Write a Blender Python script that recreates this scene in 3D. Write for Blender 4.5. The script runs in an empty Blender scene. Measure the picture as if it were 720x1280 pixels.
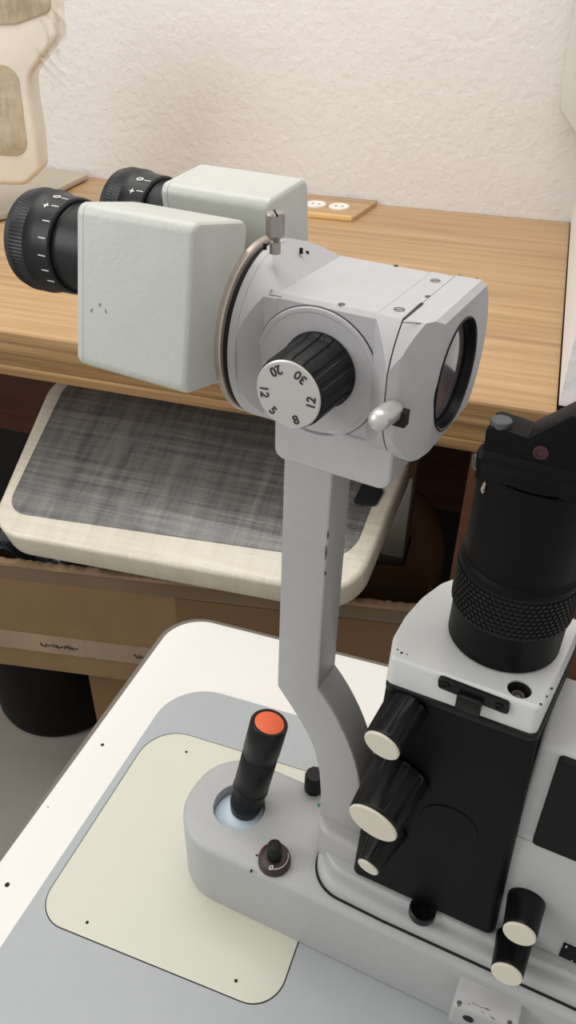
import bpy, bmesh, math, random
from mathutils import Vector, Matrix
random.seed(7)
PI = math.pi
COL = bpy.context.scene.collection
TABLE_H = 0.74          # height of the instrument table top above the floor
# ---------------------------------------------------------------- camera numbers
F_PX = 974.0; PITCH = math.radians(35.3); ROLL = math.radians(1.04); HEAD = math.radians(16.9); CAM_H = 0.52
fw = Vector((-math.sin(HEAD)*math.cos(PITCH), math.cos(HEAD)*math.cos(PITCH), -math.sin(PITCH)))
r0 = Vector((math.cos(HEAD), math.sin(HEAD), 0)); u0 = r0.cross(fw)
rt = r0*math.cos(ROLL) + u0*math.sin(ROLL); up = -r0*math.sin(ROLL) + u0*math.cos(ROLL)
CAM = Vector((0, 0, CAM_H))
def ray(x, y): return fw*F_PX + rt*(x-360) - up*(y-640)
def hit(x, y, p0, n):
    r = ray(x, y); return CAM + r*((p0-CAM).dot(n)/r.dot(n))
def atz(x, y, z): return hit(x, y, Vector((0, 0, z)), Vector((0, 0, 1)))

class Frame:
    """a thing's own axes: origin, heading and roll about its u axis"""
    def __init__(s, o, deg=0, roll=0.0):
        t = math.radians(deg); s.o = Vector(o); s.deg = deg
        s.u = Vector((math.cos(t), math.sin(t), 0)); v = Vector((-math.sin(t), math.cos(t), 0)); w = Vector((0, 0, 1))
        s.v = v*math.cos(roll) - w*math.sin(roll); s.w = w*math.cos(roll) + v*math.sin(roll)
    def loc(s, p):
        d = p - s.o; return Vector((d.dot(s.u), d.dot(s.v), d.dot(s.w)))
    def _h(s, x, y, ax, val): return s.loc(hit(x, y, s.o + ax*val, ax))
    def U(s, x, y, val): return s._h(x, y, s.u, val)
    def V(s, x, y, val): return s._h(x, y, s.v, val)
    def W(s, x, y, val): return s._h(x, y, s.w, val)
    def mat(s):
        m = Matrix.Identity(4)
        for i, a in enumerate((s.u, s.v, s.w)):
            for j in range(3): m[j][i] = a[j]
        return Matrix.Translation(s.o) @ m

# ---------------------------------------------------------------- materials
def mat(name, rgb, rough=.5, metal=0, bump=0, scale=200, var=0, spec=.5, coat=0, alpha=1, trans=0):
    m = bpy.data.materials.new(name); m.use_nodes = True
    nt = m.node_tree; b = nt.nodes['Principled BSDF']
    lin = [((c/255)/12.92 if c/255 <= .04045 else ((c/255+.055)/1.055)**2.4) for c in rgb]
    b.inputs['Base Color'].default_value = (*lin, 1); b.inputs['Roughness'].default_value = rough
    b.inputs['Metallic'].default_value = metal; b.inputs['Specular IOR Level'].default_value = spec
    b.inputs['Coat Weight'].default_value = coat
    b.inputs['Alpha'].default_value = alpha
    b.inputs['Transmission Weight'].default_value = trans
    tc = nt.nodes.new('ShaderNodeTexCoord'); n = nt.nodes.new('ShaderNodeTexNoise')
    n.inputs['Scale'].default_value = scale; n.inputs['Detail'].default_value = 5
    nt.links.new(tc.outputs['Object'], n.inputs['Vector'])
    if bump:
        bp = nt.nodes.new('ShaderNodeBump'); bp.inputs['Strength'].default_value = bump; bp.inputs['Distance'].default_value = .001
        nt.links.new(n.outputs['Fac'], bp.inputs['Height']); nt.links.new(bp.outputs['Normal'], b.inputs['Normal'])
    if var:
        n2 = nt.nodes.new('ShaderNodeTexNoise'); n2.inputs['Scale'].default_value = scale*.12; n2.inputs['Detail'].default_value = 4
        nt.links.new(tc.outputs['Object'], n2.inputs['Vector'])
        r = nt.nodes.new('ShaderNodeValToRGB')
        r.color_ramp.elements[0].position = .3; r.color_ramp.elements[1].position = .7
        r.color_ramp.elements[0].color = (*[c*(1-var) for c in lin], 1); r.color_ramp.elements[1].color = (*[min(1, c*(1+var*.6)) for c in lin], 1)
        nt.links.new(n2.outputs['Fac'], r.inputs['Fac']); nt.links.new(r.outputs['Color'], b.inputs['Base Color'])
    return m
GREY = mat('grey_paint', (174, 175, 174), .42, bump=.06, scale=1500, var=.03)
GREYARM = mat('grey_arm_paint', (170, 169, 167), .38, bump=.06, scale=1500, var=.03)
GREYHEAD = mat('light_grey_paint', (184, 183, 184), .4, bump=.05, scale=1500, var=.03)
PRISM = mat('greenish_white_paint', (195, 197, 189), .38, bump=.18, scale=420, var=.03)
PLATEM = mat('plate_grey_paint', (168, 172, 174), .5, bump=.03, scale=900, var=.02)
CREAM = mat('cream_plastic', (206, 206, 190), .45, var=.04, scale=60)
WHITE = mat('white_laminate', (229, 227, 222), .4, var=.012, scale=50)
WHITEP = mat('white_enamel', (208, 209, 207), .3, var=.02, scale=150)
BLACK = mat('black_paint', (10, 9, 10), .5, bump=.03, scale=1500, spec=.14)
TOWERM = mat('black_housing_paint', (9, 8, 9), .5, bump=.04, scale=1500, spec=.14)
BLACKG = mat('black_gloss', (8, 8, 9), .38, spec=.3)
PANELM = mat('black_panel_matte', (10, 10, 11), .55, spec=.2)
BUTTON = mat('dark_grey_button', (70, 73, 76), .5)
BLACKR = mat('black_rubber', (15, 16, 17), .5, bump=.1, scale=900, spec=.3)
EYEM = mat('black_eyepiece_satin', (20, 22, 25), .42, spec=.35)
DARK = mat('dark_gap', (14, 13, 13), .8)
BAND = mat('edge_band_grey', (112, 106, 97), .5, var=.05, scale=100)
ORANGE = mat('orange_cap', (238, 104, 58), .45)
BLUE = mat('pale_blue_plastic', (205, 222, 236), .35)
IVORY = mat('ivory_cap', (212, 206, 188), .35)
SILVER = mat('satin_aluminium', (205, 203, 200), .35, metal=.55)
STEEL = mat('steel', (165, 158, 152), .32, metal=.9, bump=.1, scale=500)
RINGM = mat('worn_metal_ring', (205, 192, 180), .38, metal=.7, var=.2, scale=400)
INK = mat('dark_ink', (45, 42, 42), .5)
WINK = mat('white_ink', (225, 225, 222), .5)
MAROON = mat('maroon_black', (48, 26, 30), .4)
GLASS = mat('lens_glass', (118, 114, 119), .12, metal=.15, spec=.9, coat=1)
GREEN = mat('green_lens', (30, 150, 80), .3)
REDM = mat('dark_red', (62, 26, 33), .5)
CREAMPL = mat('cream_wrapped', (226, 220, 205), .38, bump=.5, scale=60, var=.1, coat=.5)
TAPEM = mat('clear_tape', (150, 128, 106), .3, bump=.25, scale=90, var=.15)
TAN = mat('tan_vinyl', (180, 148, 114), .6, var=.06, scale=40)
SOCK = mat('white_socket', (238, 236, 230), .4)
PLASTER2 = mat('pale_grey_enamel', (205, 205, 196), .5, var=.02, scale=20)
FLOORM = mat('grey_vinyl_floor', (150, 143, 133), .6, bump=.1, scale=80, var=.08)
CEILM = mat('ceiling_paint', (235, 233, 228), .8)

def wood(name, c1, c2, c3, rough=.38, stretch=(.55, 14, 14)):
    m = bpy.data.materials.new(name); m.use_nodes = True; nt = m.node_tree; b = nt.nodes['Principled BSDF']
    tc = nt.nodes.new('ShaderNodeTexCoord'); mp = nt.nodes.new('ShaderNodeMapping'); mp.inputs['Scale'].default_value = stretch
    n = nt.nodes.new('ShaderNodeTexNoise'); n.inputs['Scale'].default_value = 4.5; n.inputs['Detail'].default_value = 9; n.inputs['Roughness'].default_value = .62; n.inputs['Distortion'].default_value = .5
    r = nt.nodes.new('ShaderNodeValToRGB'); e = r.color_ramp.elements
    def L(c): return (*[((k/255)/12.92 if k/255 <= .04045 else ((k/255+.055)/1.055)**2.4) for k in c], 1)
    e[0].position = .32; e[0].color = L(c1); e[1].position = .72; e[1].color = L(c3)
    x = e.new(.5); x.color = L(c2)
    nt.links.new(tc.outputs['Object'], mp.inputs['Vector']); nt.links.new(mp.outputs['Vector'], n.inputs['Vector'])
    nt.links.new(n.outputs['Fac'], r.inputs['Fac']); nt.links.new(r.outputs['Color'], b.inputs['Base Color'])
    bp = nt.nodes.new('ShaderNodeBump'); bp.inputs['Strength'].default_value = .15; bp.inputs['Distance'].default_value = .001
    nt.links.new(n.outputs['Fac'], bp.inputs['Height']); nt.links.new(bp.outputs['Normal'], b.inputs['Normal'])
    b.inputs['Roughness'].default_value = rough
    return m
WOOD = wood('desk_wood', (162, 128, 87), (184, 149, 105), (199, 166, 122))
WOODF = wood('desk_edge_wood', (104, 76, 44), (150, 116, 74), (184, 150, 104), stretch=(.5, 20, 24))
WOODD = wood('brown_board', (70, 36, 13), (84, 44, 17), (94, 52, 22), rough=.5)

def plaster(name, rgb):
    m = mat(name, rgb, .75); nt = m.node_tree; b = nt.nodes['Principled BSDF']
    tc = nt.nodes.new('ShaderNodeTexCoord')
    n = nt.nodes.new('ShaderNodeTexNoise'); n.inputs['Scale'].default_value = 75; n.inputs['Detail'].default_value = 4; n.inputs['Distortion'].default_value = .35
    n.inputs['Roughness'].default_value = .55
    v = nt.nodes.new('ShaderNodeTexNoise'); v.inputs['Scale'].default_value = 14; v.inputs['Detail'].default_value = 3
    add = nt.nodes.new('ShaderNodeMath'); add.operation = 'ADD'
    nt.links.new(tc.outputs['Object'], n.inputs['Vector']); nt.links.new(tc.outputs['Object'], v.inputs['Vector'])
    nt.links.new(n.outputs['Fac'], add.inputs[0]); nt.links.new(v.outputs['Fac'], add.inputs[1])
    bp = nt.nodes.new('ShaderNodeBump'); bp.inputs['Strength'].default_value = .5; bp.inputs['Distance'].default_value = .0045
    nt.links.new(add.outputs[0], bp.inputs['Height']); nt.links.new(bp.outputs['Normal'], b.inputs['Normal'])
    return m
WALLM = plaster('white_rough_plaster', (226, 223, 221))
WALLR = plaster('white_plaster_side', (232, 230, 228))

def film(name, c1, c2, rough=.22):
    """stretch wrap over a grey pad: fine streaks crossing, glossy creases"""
    m = bpy.data.materials.new(name); m.use_nodes = True; nt = m.node_tree; b = nt.nodes['Principled BSDF']
    def L(c): return (*[((k/255+.055)/1.055)**2.4 for k in c], 1)
    tc = nt.nodes.new('ShaderNodeTexCoord'); outs = []
    for sc, rot in (((2.2, 62, 8), .10), ((34, 3.2, 8), -.55)):
        mp = nt.nodes.new('ShaderNodeMapping'); mp.inputs['Scale'].default_value = sc; mp.inputs['Rotation'].default_value = (0, 0, rot)
        n = nt.nodes.new('ShaderNodeTexNoise'); n.inputs['Scale'].default_value = 1.6; n.inputs['Detail'].default_value = 6; n.inputs['Roughness'].default_value = .7
        nt.links.new(tc.outputs['Object'], mp.inputs['Vector']); nt.links.new(mp.outputs['Vector'], n.inputs['Vector']); outs.append(n)
    a = nt.nodes.new('ShaderNodeMath'); a.operation = 'ADD'; nt.links.new(outs[0].outputs['Fac'], a.inputs[0]); nt.links.new(outs[1].outputs['Fac'], a.inputs[1])
    r = nt.nodes.new('ShaderNodeValToRGB'); r.color_ramp.elements[0].position = .41; r.color_ramp.elements[1].position = .67
    r.color_ramp.elements[0].color = L(c1); r.color_ramp.elements[1].color = L(c2)
    h = nt.nodes.new('ShaderNodeMath'); h.operation = 'MULTIPLY'; h.inputs[1].default_value = .5
    nt.links.new(a.outputs[0], h.inputs[0]); nt.links.new(h.outputs[0], r.inputs['Fac']); nt.links.new(r.outputs['Color'], b.inputs['Base Color'])
    bp = nt.nodes.new('ShaderNodeBump'); bp.inputs['Strength'].default_value = .5; bp.inputs['Distance'].default_value = .003
    nt.links.new(a.outputs[0], bp.inputs['Height']); nt.links.new(bp.outputs['Normal'], b.inputs['Normal'])
    b.inputs['Roughness'].default_value = rough; b.inputs['Coat Weight'].default_value = .3
    return m
FILM = film('stretch_wrapped_grey_pad', (92, 90, 89), (150, 147, 143), .22)
FILMC = film('stretch_wrapped_cream', (212, 203, 182), (232, 226, 210), .3)
FILMB = film('stretch_wrapped_brown', (158, 142, 114), (214, 203, 180), .25)
CLEARF = mat('clear_plastic_film', (235, 232, 225), .12, bump=1, scale=45, alpha=.28)
BLACKBAG = mat('black_plastic_sheet', (38, 42, 46), .25, bump=1, scale=30)

def cardboard():
    m = mat('cardboard', (128, 100, 68), .7, bump=.15, scale=120, var=.1); return m
CARD = cardboard()
CARDE = mat('cardboard_edge', (150, 122, 94), .9, bump=1, scale=180, var=.25)
CARDT = mat('taped_cardboard', (114, 94, 74), .35, bump=.3, scale=60, var=.15)
CARDO = mat('orange_brown_cardboard', (112, 82, 50), .6, var=.1, scale=50)

# ---------------------------------------------------------------- mesh builder
def rpoly(pts, rad, seg=7):
    """rounded polygon; rad = one radius or one per corner"""
    out = []; n = len(pts)
    for i in range(n):
        p = Vector(pts[i][:2]); a = Vector(pts[i-1][:2]); b = Vector(pts[(i+1) % n][:2])
        r = rad[i] if isinstance(rad, (list, tuple)) else rad
        if r <= 0: out.append(tuple(p)); continue
        da = (a-p).normalized(); db = (b-p).normalized(); ang = da.angle(db)
        d = min(r/math.tan(ang/2), (a-p).length*.49, (b-p).length*.49); r2 = d*math.tan(ang/2)
        c = p + (da+db).normalized()*(r2/math.sin(ang/2))
        s = p+da*d-c; e = p+db*d-c; t = s.angle_signed(e)  # clockwise positive
        for k in range(seg+1):
            q = -t*k/seg; out.append((c.x+s.x*math.cos(q)-s.y*math.sin(q), c.y+s.x*math.sin(q)+s.y*math.cos(q)))
    return out
AX = {'z': Matrix.Identity(4),
      'y': Matrix(((1, 0, 0, 0), (0, 0, 1, 0), (0, 1, 0, 0), (0, 0, 0, 1))),   # (a,b,h)->(a,h,b)
      'x': Matrix(((0, 0, 1, 0), (1, 0, 0, 0), (0, 1, 0, 0), (0, 0, 0, 1)))}   # (a,b,h)->(h,a,b)
def T(x, y, z): return Matrix.Translation((x, y, z))
def align(d, at=(0, 0, 0)):
    return Matrix.Translation(at) @ Vector(d).normalized().to_track_quat('Z', 'Y').to_matrix().to_4x4()

class MB:
    def __init__(s): s.bm = bmesh.new()
    def _merge(s, b, M=None, mi=0):
        if M is not None: b.transform(M)
        bmesh.ops.recalc_face_normals(b, faces=b.faces[:])
        vs = {v: s.bm.verts.new(v.co) for v in b.verts}
        for f in b.faces:
            try: nf = s.bm.faces.new([vs[v] for v in f.verts])
            except ValueError: continue
            nf.material_index = mi if mi >= 0 else f.material_index; nf.smooth = True
        b.free()
    def prism(s, poly, h0, h1, M=None, mi=0, bev=0, seg=3, only=None, taper=1.0, shift=(0, 0)):
        b = bmesh.new(); n = len(poly)
        ar = sum(poly[k][0]*poly[(k+1) % n][1]-poly[(k+1) % n][0]*poly[k][1] for k in range(n))
        if ar < 0: poly = poly[::-1]
        cx = sum(p[0] for p in poly)/n; cy = sum(p[1] for p in poly)/n
        nr = []
        for k in range(n):
            p = Vector(poly[k][:2]); d1 = (p-Vector(poly[k-1][:2])); d2 = (Vector(poly[(k+1) % n][:2])-p)
            d1 = d1.normalized() if d1.length > 1e-9 else d2.normalized(); d2 = d2.normalized() if d2.length > 1e-9 else d1
            n1 = Vector((d1.y, -d1.x)); n2 = Vector((d2.y, -d2.x)); q = n1+n2
            q = q.normalized() if q.length > 1e-6 else n1
            nr.append(q/max(.5, q.dot(n1)))
        def ring(inset, h, t):
            k_ = 1+(taper-1)*t
            return [b.verts.new((cx+(poly[k][0]-cx)*k_+shift[0]*t-nr[k].x*inset, cy+(poly[k][1]-cy)*k_+shift[1]*t-nr[k].y*inset, h)) for k in range(n)]
        rings = []; st = range(seg+1)
        if bev and only != 'hi':
            for a in st: t = PI/2*a/seg; rings.append(ring(bev*(1-math.sin(t)), h0+bev*(1-math.cos(t)), 0))
        else: rings.append(ring(0, h0, 0))
        if bev and only != 'lo':
            for a in st: t = PI/2*a/seg; rings.append(ring(bev*(1-math.cos(t)), h1-bev*(1-math.sin(t)), 1))
        else: rings.append(ring(0, h1, 1))
        for A_, C_ in zip(rings, rings[1:]):
            for k in range(n): b.faces.new((A_[k], A_[(k+1) % n], C_[(k+1) % n], C_[k]))
        b.faces.new(rings[0][::-1]); b.faces.new(rings[-1])
        s._merge(b, M, mi); return s
    def box(s, lo, hi, M=None, mi=0, bev=0, seg=2):
        b = bmesh.new(); bmesh.ops.create_cube(b, size=1)
        for v in b.verts:
            v.co = Vector([lo[i]+(hi[i]-lo[i])*(v.co[i]+.5) for i in range(3)])
        if bev: bmesh.ops.bevel(b, geom=b.edges[:], offset=bev, segments=seg, profile=.5, affect='EDGES', clamp_overlap=True)
        s._merge(b, M, mi); return s
    def lathe(s, prof, M=None, mi=0, n=64, ribs=None, caps=True):
        """prof [(r,h)], ribs(k angle index, i ring)->radius factor"""
        b = bmesh.new(); rings = []
        for i, (r, h) in enumerate(prof):
            if r < 1e-6: rings.append([b.verts.new((0, 0, h))]); continue
            rings.append([b.verts.new((r*(ribs(k, i) if ribs else 1)*math.cos(2*PI*k/n), r*(ribs(k, i) if ribs else 1)*math.sin(2*PI*k/n), h)) for k in range(n)])
        for a, c in zip(rings, rings[1:]):
            if len(a) == 1 and len(c) == 1: continue
            for k in range(n):
                j = (k+1) % n
                if len(a) == 1: b.faces.new((a[0], c[j], c[k]))
                elif len(c) == 1: b.faces.new((a[k], a[j], c[0]))
                else: b.faces.new((a[k], a[j], c[j], c[k]))
        if caps:
            if len(rings[0]) > 1: b.faces.new(rings[0][::-1])
            if len(rings[-1]) > 1: b.faces.new(rings[-1])
        s._merge(b, M, mi); return s
    def loft(s, secs, M=None, mi=0, closed_ends=True):
        b = bmesh.new(); R = [[b.verts.new(p) for p in sec] for sec in secs]; n = len(R[0])
        for a, c in zip(R, R[1:]):
            for k in range(n): b.faces.new((a[k], a[(k+1) % n], c[(k+1) % n], c[k]))
        if closed_ends: b.faces.new(R[0]); b.faces.new(R[-1])
        s._merge(b, M, mi); return s
    def tube(s, pts, r, n=12, mi=0):
        pts = [Vector(p) for p in pts]; secs = []
        for i, p in enumerate(pts):
            d = (pts[min(i+1, len(pts)-1)]-pts[max(i-1, 0)]).normalized(); a = d.orthogonal().normalized() if i == 0 else (a - d*a.dot(d)).normalized()
            c = d.cross(a); rr = r[i] if isinstance(r, (list, tuple)) else r
            secs.append([p+a*rr*math.cos(2*PI*k/n)+c*rr*math.sin(2*PI*k/n) for k in range(n)])
        return s.loft(secs, None, mi)
    def build(s, name, mats, parent=None, angle=35, M=None):
        if M is not None: s.bm.transform(M)
        me = bpy.data.meshes.new(name); s.bm.to_mesh(me); s.bm.free()
        for m in (mats if isinstance(mats, (list, tuple)) else [mats]): me.materials.append(m)
        me.set_sharp_from_angle(angle=math.radians(angle))
        o = bpy.data.objects.new(name, me); COL.objects.link(o)
        if parent: o.parent = parent
        return o
def cut(o, cutter):
    """subtract the cutter mesh from o and keep the result as plain mesh"""
    c = cutter.build('cutter', DARK); c.parent = o.parent
    md = o.modifiers.new('b', 'BOOLEAN'); md.operation = 'DIFFERENCE'; md.object = c; md.solver = 'EXACT'
    bpy.context.view_layer.update()
    dg = bpy.context.evaluated_depsgraph_get(); me = bpy.data.meshes.new_from_object(o.evaluated_get(dg))
    me.name = o.name; o.modifiers.clear(); o.data = me
    bpy.data.objects.remove(c)
    for p in me.polygons: p.use_smooth = True
    me.set_sharp_from_angle(angle=math.radians(35))
def text(name, s, size, M, m, parent, depth=.0001):
    cu = bpy.data.curves.new(name, 'FONT'); cu.body = s; cu.size = size; cu.extrude = depth; cu.align_x = 'CENTER'; cu.align_y = 'CENTER'; cu.offset = size*.012
    t = bpy.data.objects.new('tmp', cu); COL.objects.link(t); bpy.context.view_layer.update()
    me = bpy.data.meshes.new_from_object(t.evaluated_get(bpy.context.evaluated_depsgraph_get())); bpy.data.objects.remove(t)
    me.transform(M); me.materials.clear(); me.materials.append(m); me.name = name
    if parent is None: return me
    o = bpy.data.objects.new(name, me); COL.objects.link(o); o.parent = parent
    return o
def joinmesh(o, me):
    """append a mesh (its first material) to an object's mesh"""
    b = bmesh.new(); b.from_mesh(o.data); nf = len(b.faces); idx = len(o.data.materials)
    m = me.materials[0]
    for i, k in enumerate(o.data.materials):
        if k == m: idx = i; break
    else: o.data.materials.append(m)
    b.from_mesh(me); b.faces.ensure_lookup_table()
    for f in b.faces[nf:]: f.material_index = idx
    b.to_mesh(o.data); b.free()
def empty(name, M, label, cat, group=None):
    o = bpy.data.objects.new(name, None); COL.objects.link(o); o.matrix_world = M; o.empty_display_size = .05
    o['label'] = label; o['category'] = cat
    if group: o['group'] = group
    return o
def tag(o, label, cat, group=None):
    o['label'] = label; o['category'] = cat
    if group: o['group'] = group
    return o
def struct(o): o['kind'] = 'structure'; return o
def ctr(P): return Matrix.Translation(P)

def knob(name, parent, at, axis, r, L, ribs, cap=IVORY, taper=1.0, capr=.96, n=120, depth=.035):
    """fluted black knob with a flat cap; at = centre of base"""
    def rf(k, i):
        if i in (0, 1) or i >= 5 or not ribs: return 1
        ph = (k*ribs/n) % 1
        return 1 - (depth if ph < .28 else 0)
    P = [(r*.9, 0), (r, .0004), (r, .0012), (r*(1+taper)/2, L*.5), (r*(taper*.88+.12), L*.88), (r*(taper*.95+.05), L*.93), (r*taper, L-.0012), (r*taper*.97, L-.0002)]
    m = MB(); M = align(axis, at); m.lathe(P, M, 0, n, rf)
    o = m.build(name, BLACKG, parent, 25)
    c = MB(); c.lathe([(r*taper*capr, -.001), (r*taper*capr, .0008), (r*taper*capr-.0005, .0013), (0, .0013)], M @ T(0, 0, L-.0002), 0, 48)
    co = c.build('knob_cap', cap, o, 25)
    return o

# ================================================================ SETTING
FLOOR = -TABLE_H
struct(MB().box((-2.2, -1.2, FLOOR-.05), (1.6, 1.47, FLOOR)).build('floor', FLOORM))
struct(MB().box((-2.2, 1.47, FLOOR), (1.6, 1.57, 1.72)).build('wall_back', WALLM))
struct(MB().box((.053, .742, .164), (.8, 1.47, 1.72)).build('wall_right', WALLR))
struct(MB().box((-2.2, -1.2, 1.72), (1.6, 1.57, 1.8)).build('ceiling', CEILM))

# wooden desk along the wall
dk = empty('wooden_desk', T(-.6, 1.1, FLOOR), 'long light oak-coloured wooden desk with thick front edge against the white wall', 'desk')
DM = T(.6, -1.1, -FLOOR)
d = MB(); d.box((-1.9, .733, .107), (.052, 1.469, .158)); d.build('desk_top', WOOD, dk, M=DM)
b_ = MB()
b_.box((-1.9, .7275, .1175), (.0525, .733, .1598), bev=.0012); b_.build('edge_strip', WOODF, dk, M=DM)
b_ = MB(); b_.box((-1.9, .7262, .104), (.0525, .735, .1172), bev=.002); b_.build('edge_moulding', WOODF, dk, M=DM)
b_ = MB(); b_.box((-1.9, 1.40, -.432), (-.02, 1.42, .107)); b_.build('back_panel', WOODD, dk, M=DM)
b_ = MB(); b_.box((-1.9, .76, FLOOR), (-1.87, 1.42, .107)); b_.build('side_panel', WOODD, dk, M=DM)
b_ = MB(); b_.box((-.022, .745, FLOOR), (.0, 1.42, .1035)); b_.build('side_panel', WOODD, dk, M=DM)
b_ = MB(); b_.box((-1.9, 1.425, FLOOR), (-.02, 1.44, -.434)); b_.build('shade_panel', mat('painted_shade', (26, 20, 16), .7), dk, M=DM)  # added board; its near-black colour stands in for the shade under the desk
cb = empty('wooden_cabinet', T(.4, 1.1, FLOOR), 'reddish brown wooden cabinet beside the desk, below the white side wall', 'cabinet')
CM = T(-.4, -1.1, -FLOOR)
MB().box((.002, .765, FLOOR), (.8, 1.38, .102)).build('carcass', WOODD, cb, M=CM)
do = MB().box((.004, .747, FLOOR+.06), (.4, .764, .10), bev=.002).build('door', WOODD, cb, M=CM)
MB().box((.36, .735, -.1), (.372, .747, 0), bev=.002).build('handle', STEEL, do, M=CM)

# cable outlet board with two white sockets, at the back of the desk
ob = empty('outlet_board', T(-.36, 1.40, .158), 'raised wooden outlet strip with white oval sockets at back of desk', 'outlet')
OM = T(.36, -1.40, -.158)
m = MB(); m.prism(rpoly([(-.60, 1.343), (-.300, 1.343), (-.285, 1.466), (-.60, 1.466)], .004), .158, .166, bev=.0015, only='hi'); m.build('board', WOOD, ob, M=OM)
MB().box((-.60, 1.338, .158), (-.303, 1.3445, .167), bev=.002).build('front_strip', mat('pale_wood_strip', (226, 190, 128), .45, var=.06, scale=60), ob, M=OM)
for sx, sy in ((395, 256.5), (424, 259.5)):
    p = atz(sx, sy, .166)
    s_ = MB(); s_.lathe([(.0185, .0), (.0185, .0025), (.0165, .004), (.014, .0028), (.0, .0026)], T(p.x, p.y, .166), 0, 40)
    so = s_.build('socket', SOCK, ob, M=OM)
    h = MB(); [h.lathe([(.0018, 0), (.0018, .0004)], T(p.x+dx, p.y, .1687), 0, 12) for dx in (-.006, .006)]; h.build('contact_hole', DARK, so, M=OM)

# ================================================================ INSTRUMENT TABLE
TF = Frame((0, 0, 0), -1.6)
it = empty('instrument_table', T(0, .25, FLOOR), 'white laminate instrument table with dark edge band carrying the slit lamp', 'table')
IM = T(0, -.25, -FLOOR)
outer = [(-.294, .02), (.46, .02), (.46, .4955), (-.2665, .5105)]
inner = [(-.2895, .026), (.455, .026), (.455, .4905), (-.2610, .5045)]
RR = [.04, .04, .04, .040]
m = MB(); m.prism(rpoly(outer, RR, 12), -.026, -.0006, bev=.003); m.build('edge_band', BAND, it, M=IM)
m = MB(); m.prism(rpoly(inner, [.036]*4, 12), -.004, 0, bev=.0003, only='hi'); m.build('tabletop', WHITE, it, M=IM)
for x, y, r in ((128, 931, .0014), (9, 1106, .0017), (60, 1009, .0005)):
    p = atz(x, y, 0); MB().lathe([(r, -.001), (r, .00015)], T(p.x, p.y, 0), 0, 16).build('screw_hole', DARK, it, M=IM)
m = MB(); m.prism(rpoly([(.06, .22), (.14, .22), (.14, .32), (.06, .32)], .01), FLOOR+.05, -.026); m.build('column', GREY, it, M=IM)
m = MB(); m.prism(rpoly([(-.15, .05), (.35, .05), (.35, .45), (-.15, .45)], .05), FLOOR, FLOOR+.05, bev=.01); m.build('base', GREY, it, M=IM)

# grey slide plate with cream inlay
bp = empty('base_plate', T(-.05, .28, 0), 'grey rounded mounting plate with cream inlaid panel lying on the white instrument table', 'plate')
BM = T(.05, -.28, 0)
m = MB(); m.prism(rpoly([(-.2455, .128), (.36, .112), (.36, .405), (-.2265, .4235)], [.052, .03, .03, .042], 12), 0.0002, .0028, bev=.0008, only='hi'); m.build('plate', PLATEM, bp, M=BM)
Pin = [(-.2335, .2042), (-.0632, .1972), (-.0555, .368), (-.2235, .3735)]
m = MB(); m.prism(rpoly(Pin, [.021, .021, .03, .03], 10), .002, .0030); m.build('inlay_gap', DARK, bp, M=BM)
PinS = [(-.2329, .2048), (-.0638, .1978), (-.0561, .3674), (-.2229, .3729)]
m = MB(); m.prism(rpoly(PinS, [.0206, .0206, .03, .03], 10), .0021, .0034, bev=.0003, only='hi'); m.build('inlay_panel', CREAM, bp, M=BM)
for x, y in ((233, 940), (109, 1153), (295, 1226)):
    p = atz(x, y, .0034); MB().lathe([(.0011, -.0005), (.0011, .0001), (.0006, .0002)], T(p.x, p.y, .0034), 0, 16).build('screw', DARK, bp, M=BM)

# ================================================================ SLIT LAMP
SL = Vector((-.0163, .2519, 0))
TW = Frame(SL, -8.5)
slit = empty('slit_lamp', TW.mat() , 'grey slit lamp microscope with binocular eyepieces, black lamp tower and orange-topped joystick', 'microscope')
# NB every part below is given in the tower frame TW; microscope parts use MF brought into it
arm0 = atz(430, 1060, .075); MF = Frame((arm0.x, arm0.y, 0), -12)
TWI = TW.mat().inverted()
MM = TWI @ MF.mat()              # microscope frame -> slit lamp root

# --- carriage (lower body)
def tw(p): return TW.loc(p)
cpts = [(-.1435, -.0175), (.22, -.0105), (.22, .055), (-.139, .0575)]
m = MB(); m.prism(rpoly(cpts, [.034, .01, .01, .033], 12), .0036, .062, bev=.0045, seg=4, only='hi')
car = m.build('carriage', GREY, slit)
jp = tw(atz(299, 1008, .062))
cut(car, MB().lathe([(.0168, .052), (.0176, .07)], T(jp.x, jp.y, 0), 0, 64))
for x, y in ((321, 1069), (314, 1088)):
    q = tw(atz(x, y, .0622)); MB().lathe([(.0008, -.001), (.0008, .0001)], T(q.x, q.y, .062), 0, 12).build('pin_hole', DARK, car)
p = tw(atz(398.5, 1006.5, .062)); MB().lathe([(.0012, -.001), (.0012, .0006), (.0008, .001), (0, .0011)], T(p.x, p.y, .062), 0, 20).build('indicator_light', GREEN, car)
# joystick
js = MB(); js.lathe([(.0166, .0), (.0166, .0015), (.0160, .002), (.006, .0045), (0, .0048)], T(jp.x, jp.y, .0522), 0, 56)
dome = js.build('joystick_socket', BLUE, slit)
jb = tw(atz(307, 1006, .060)); jt = tw(hit(337, 903, atz(307, 1006, .06)+Vector((0, .010, 0)), Vector((0, 1, 0))))
ax = jt-jb; Lj = ax.length
J = align(ax, jb)
js = MB(); js.lathe([(.0095, -.004), (.0106, .001), (.0110, .003), (.0110, .0165), (.0113, .0168), (.0118, .0175), (.0118, .0195), (.0113, .0200), (.0116, .0205), (.0116, Lj*.63), (.01135, Lj*.635), (.01135, Lj*.68), (.0119, Lj*.69), (.0119, Lj-.001), (.0112, Lj), (.0096, Lj), (.0094, Lj-.0006), (0, Lj-.0006)], J, 0, 56)
jo = js.build('joystick', BLACKG, slit)
MB().lathe([(.0093, 0), (.0093, .0004), (.0088, .0007), (0, .0008)], J @ T(0, 0, Lj-.0007), 0, 48).build('orange_cap', ORANGE, jo)
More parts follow.
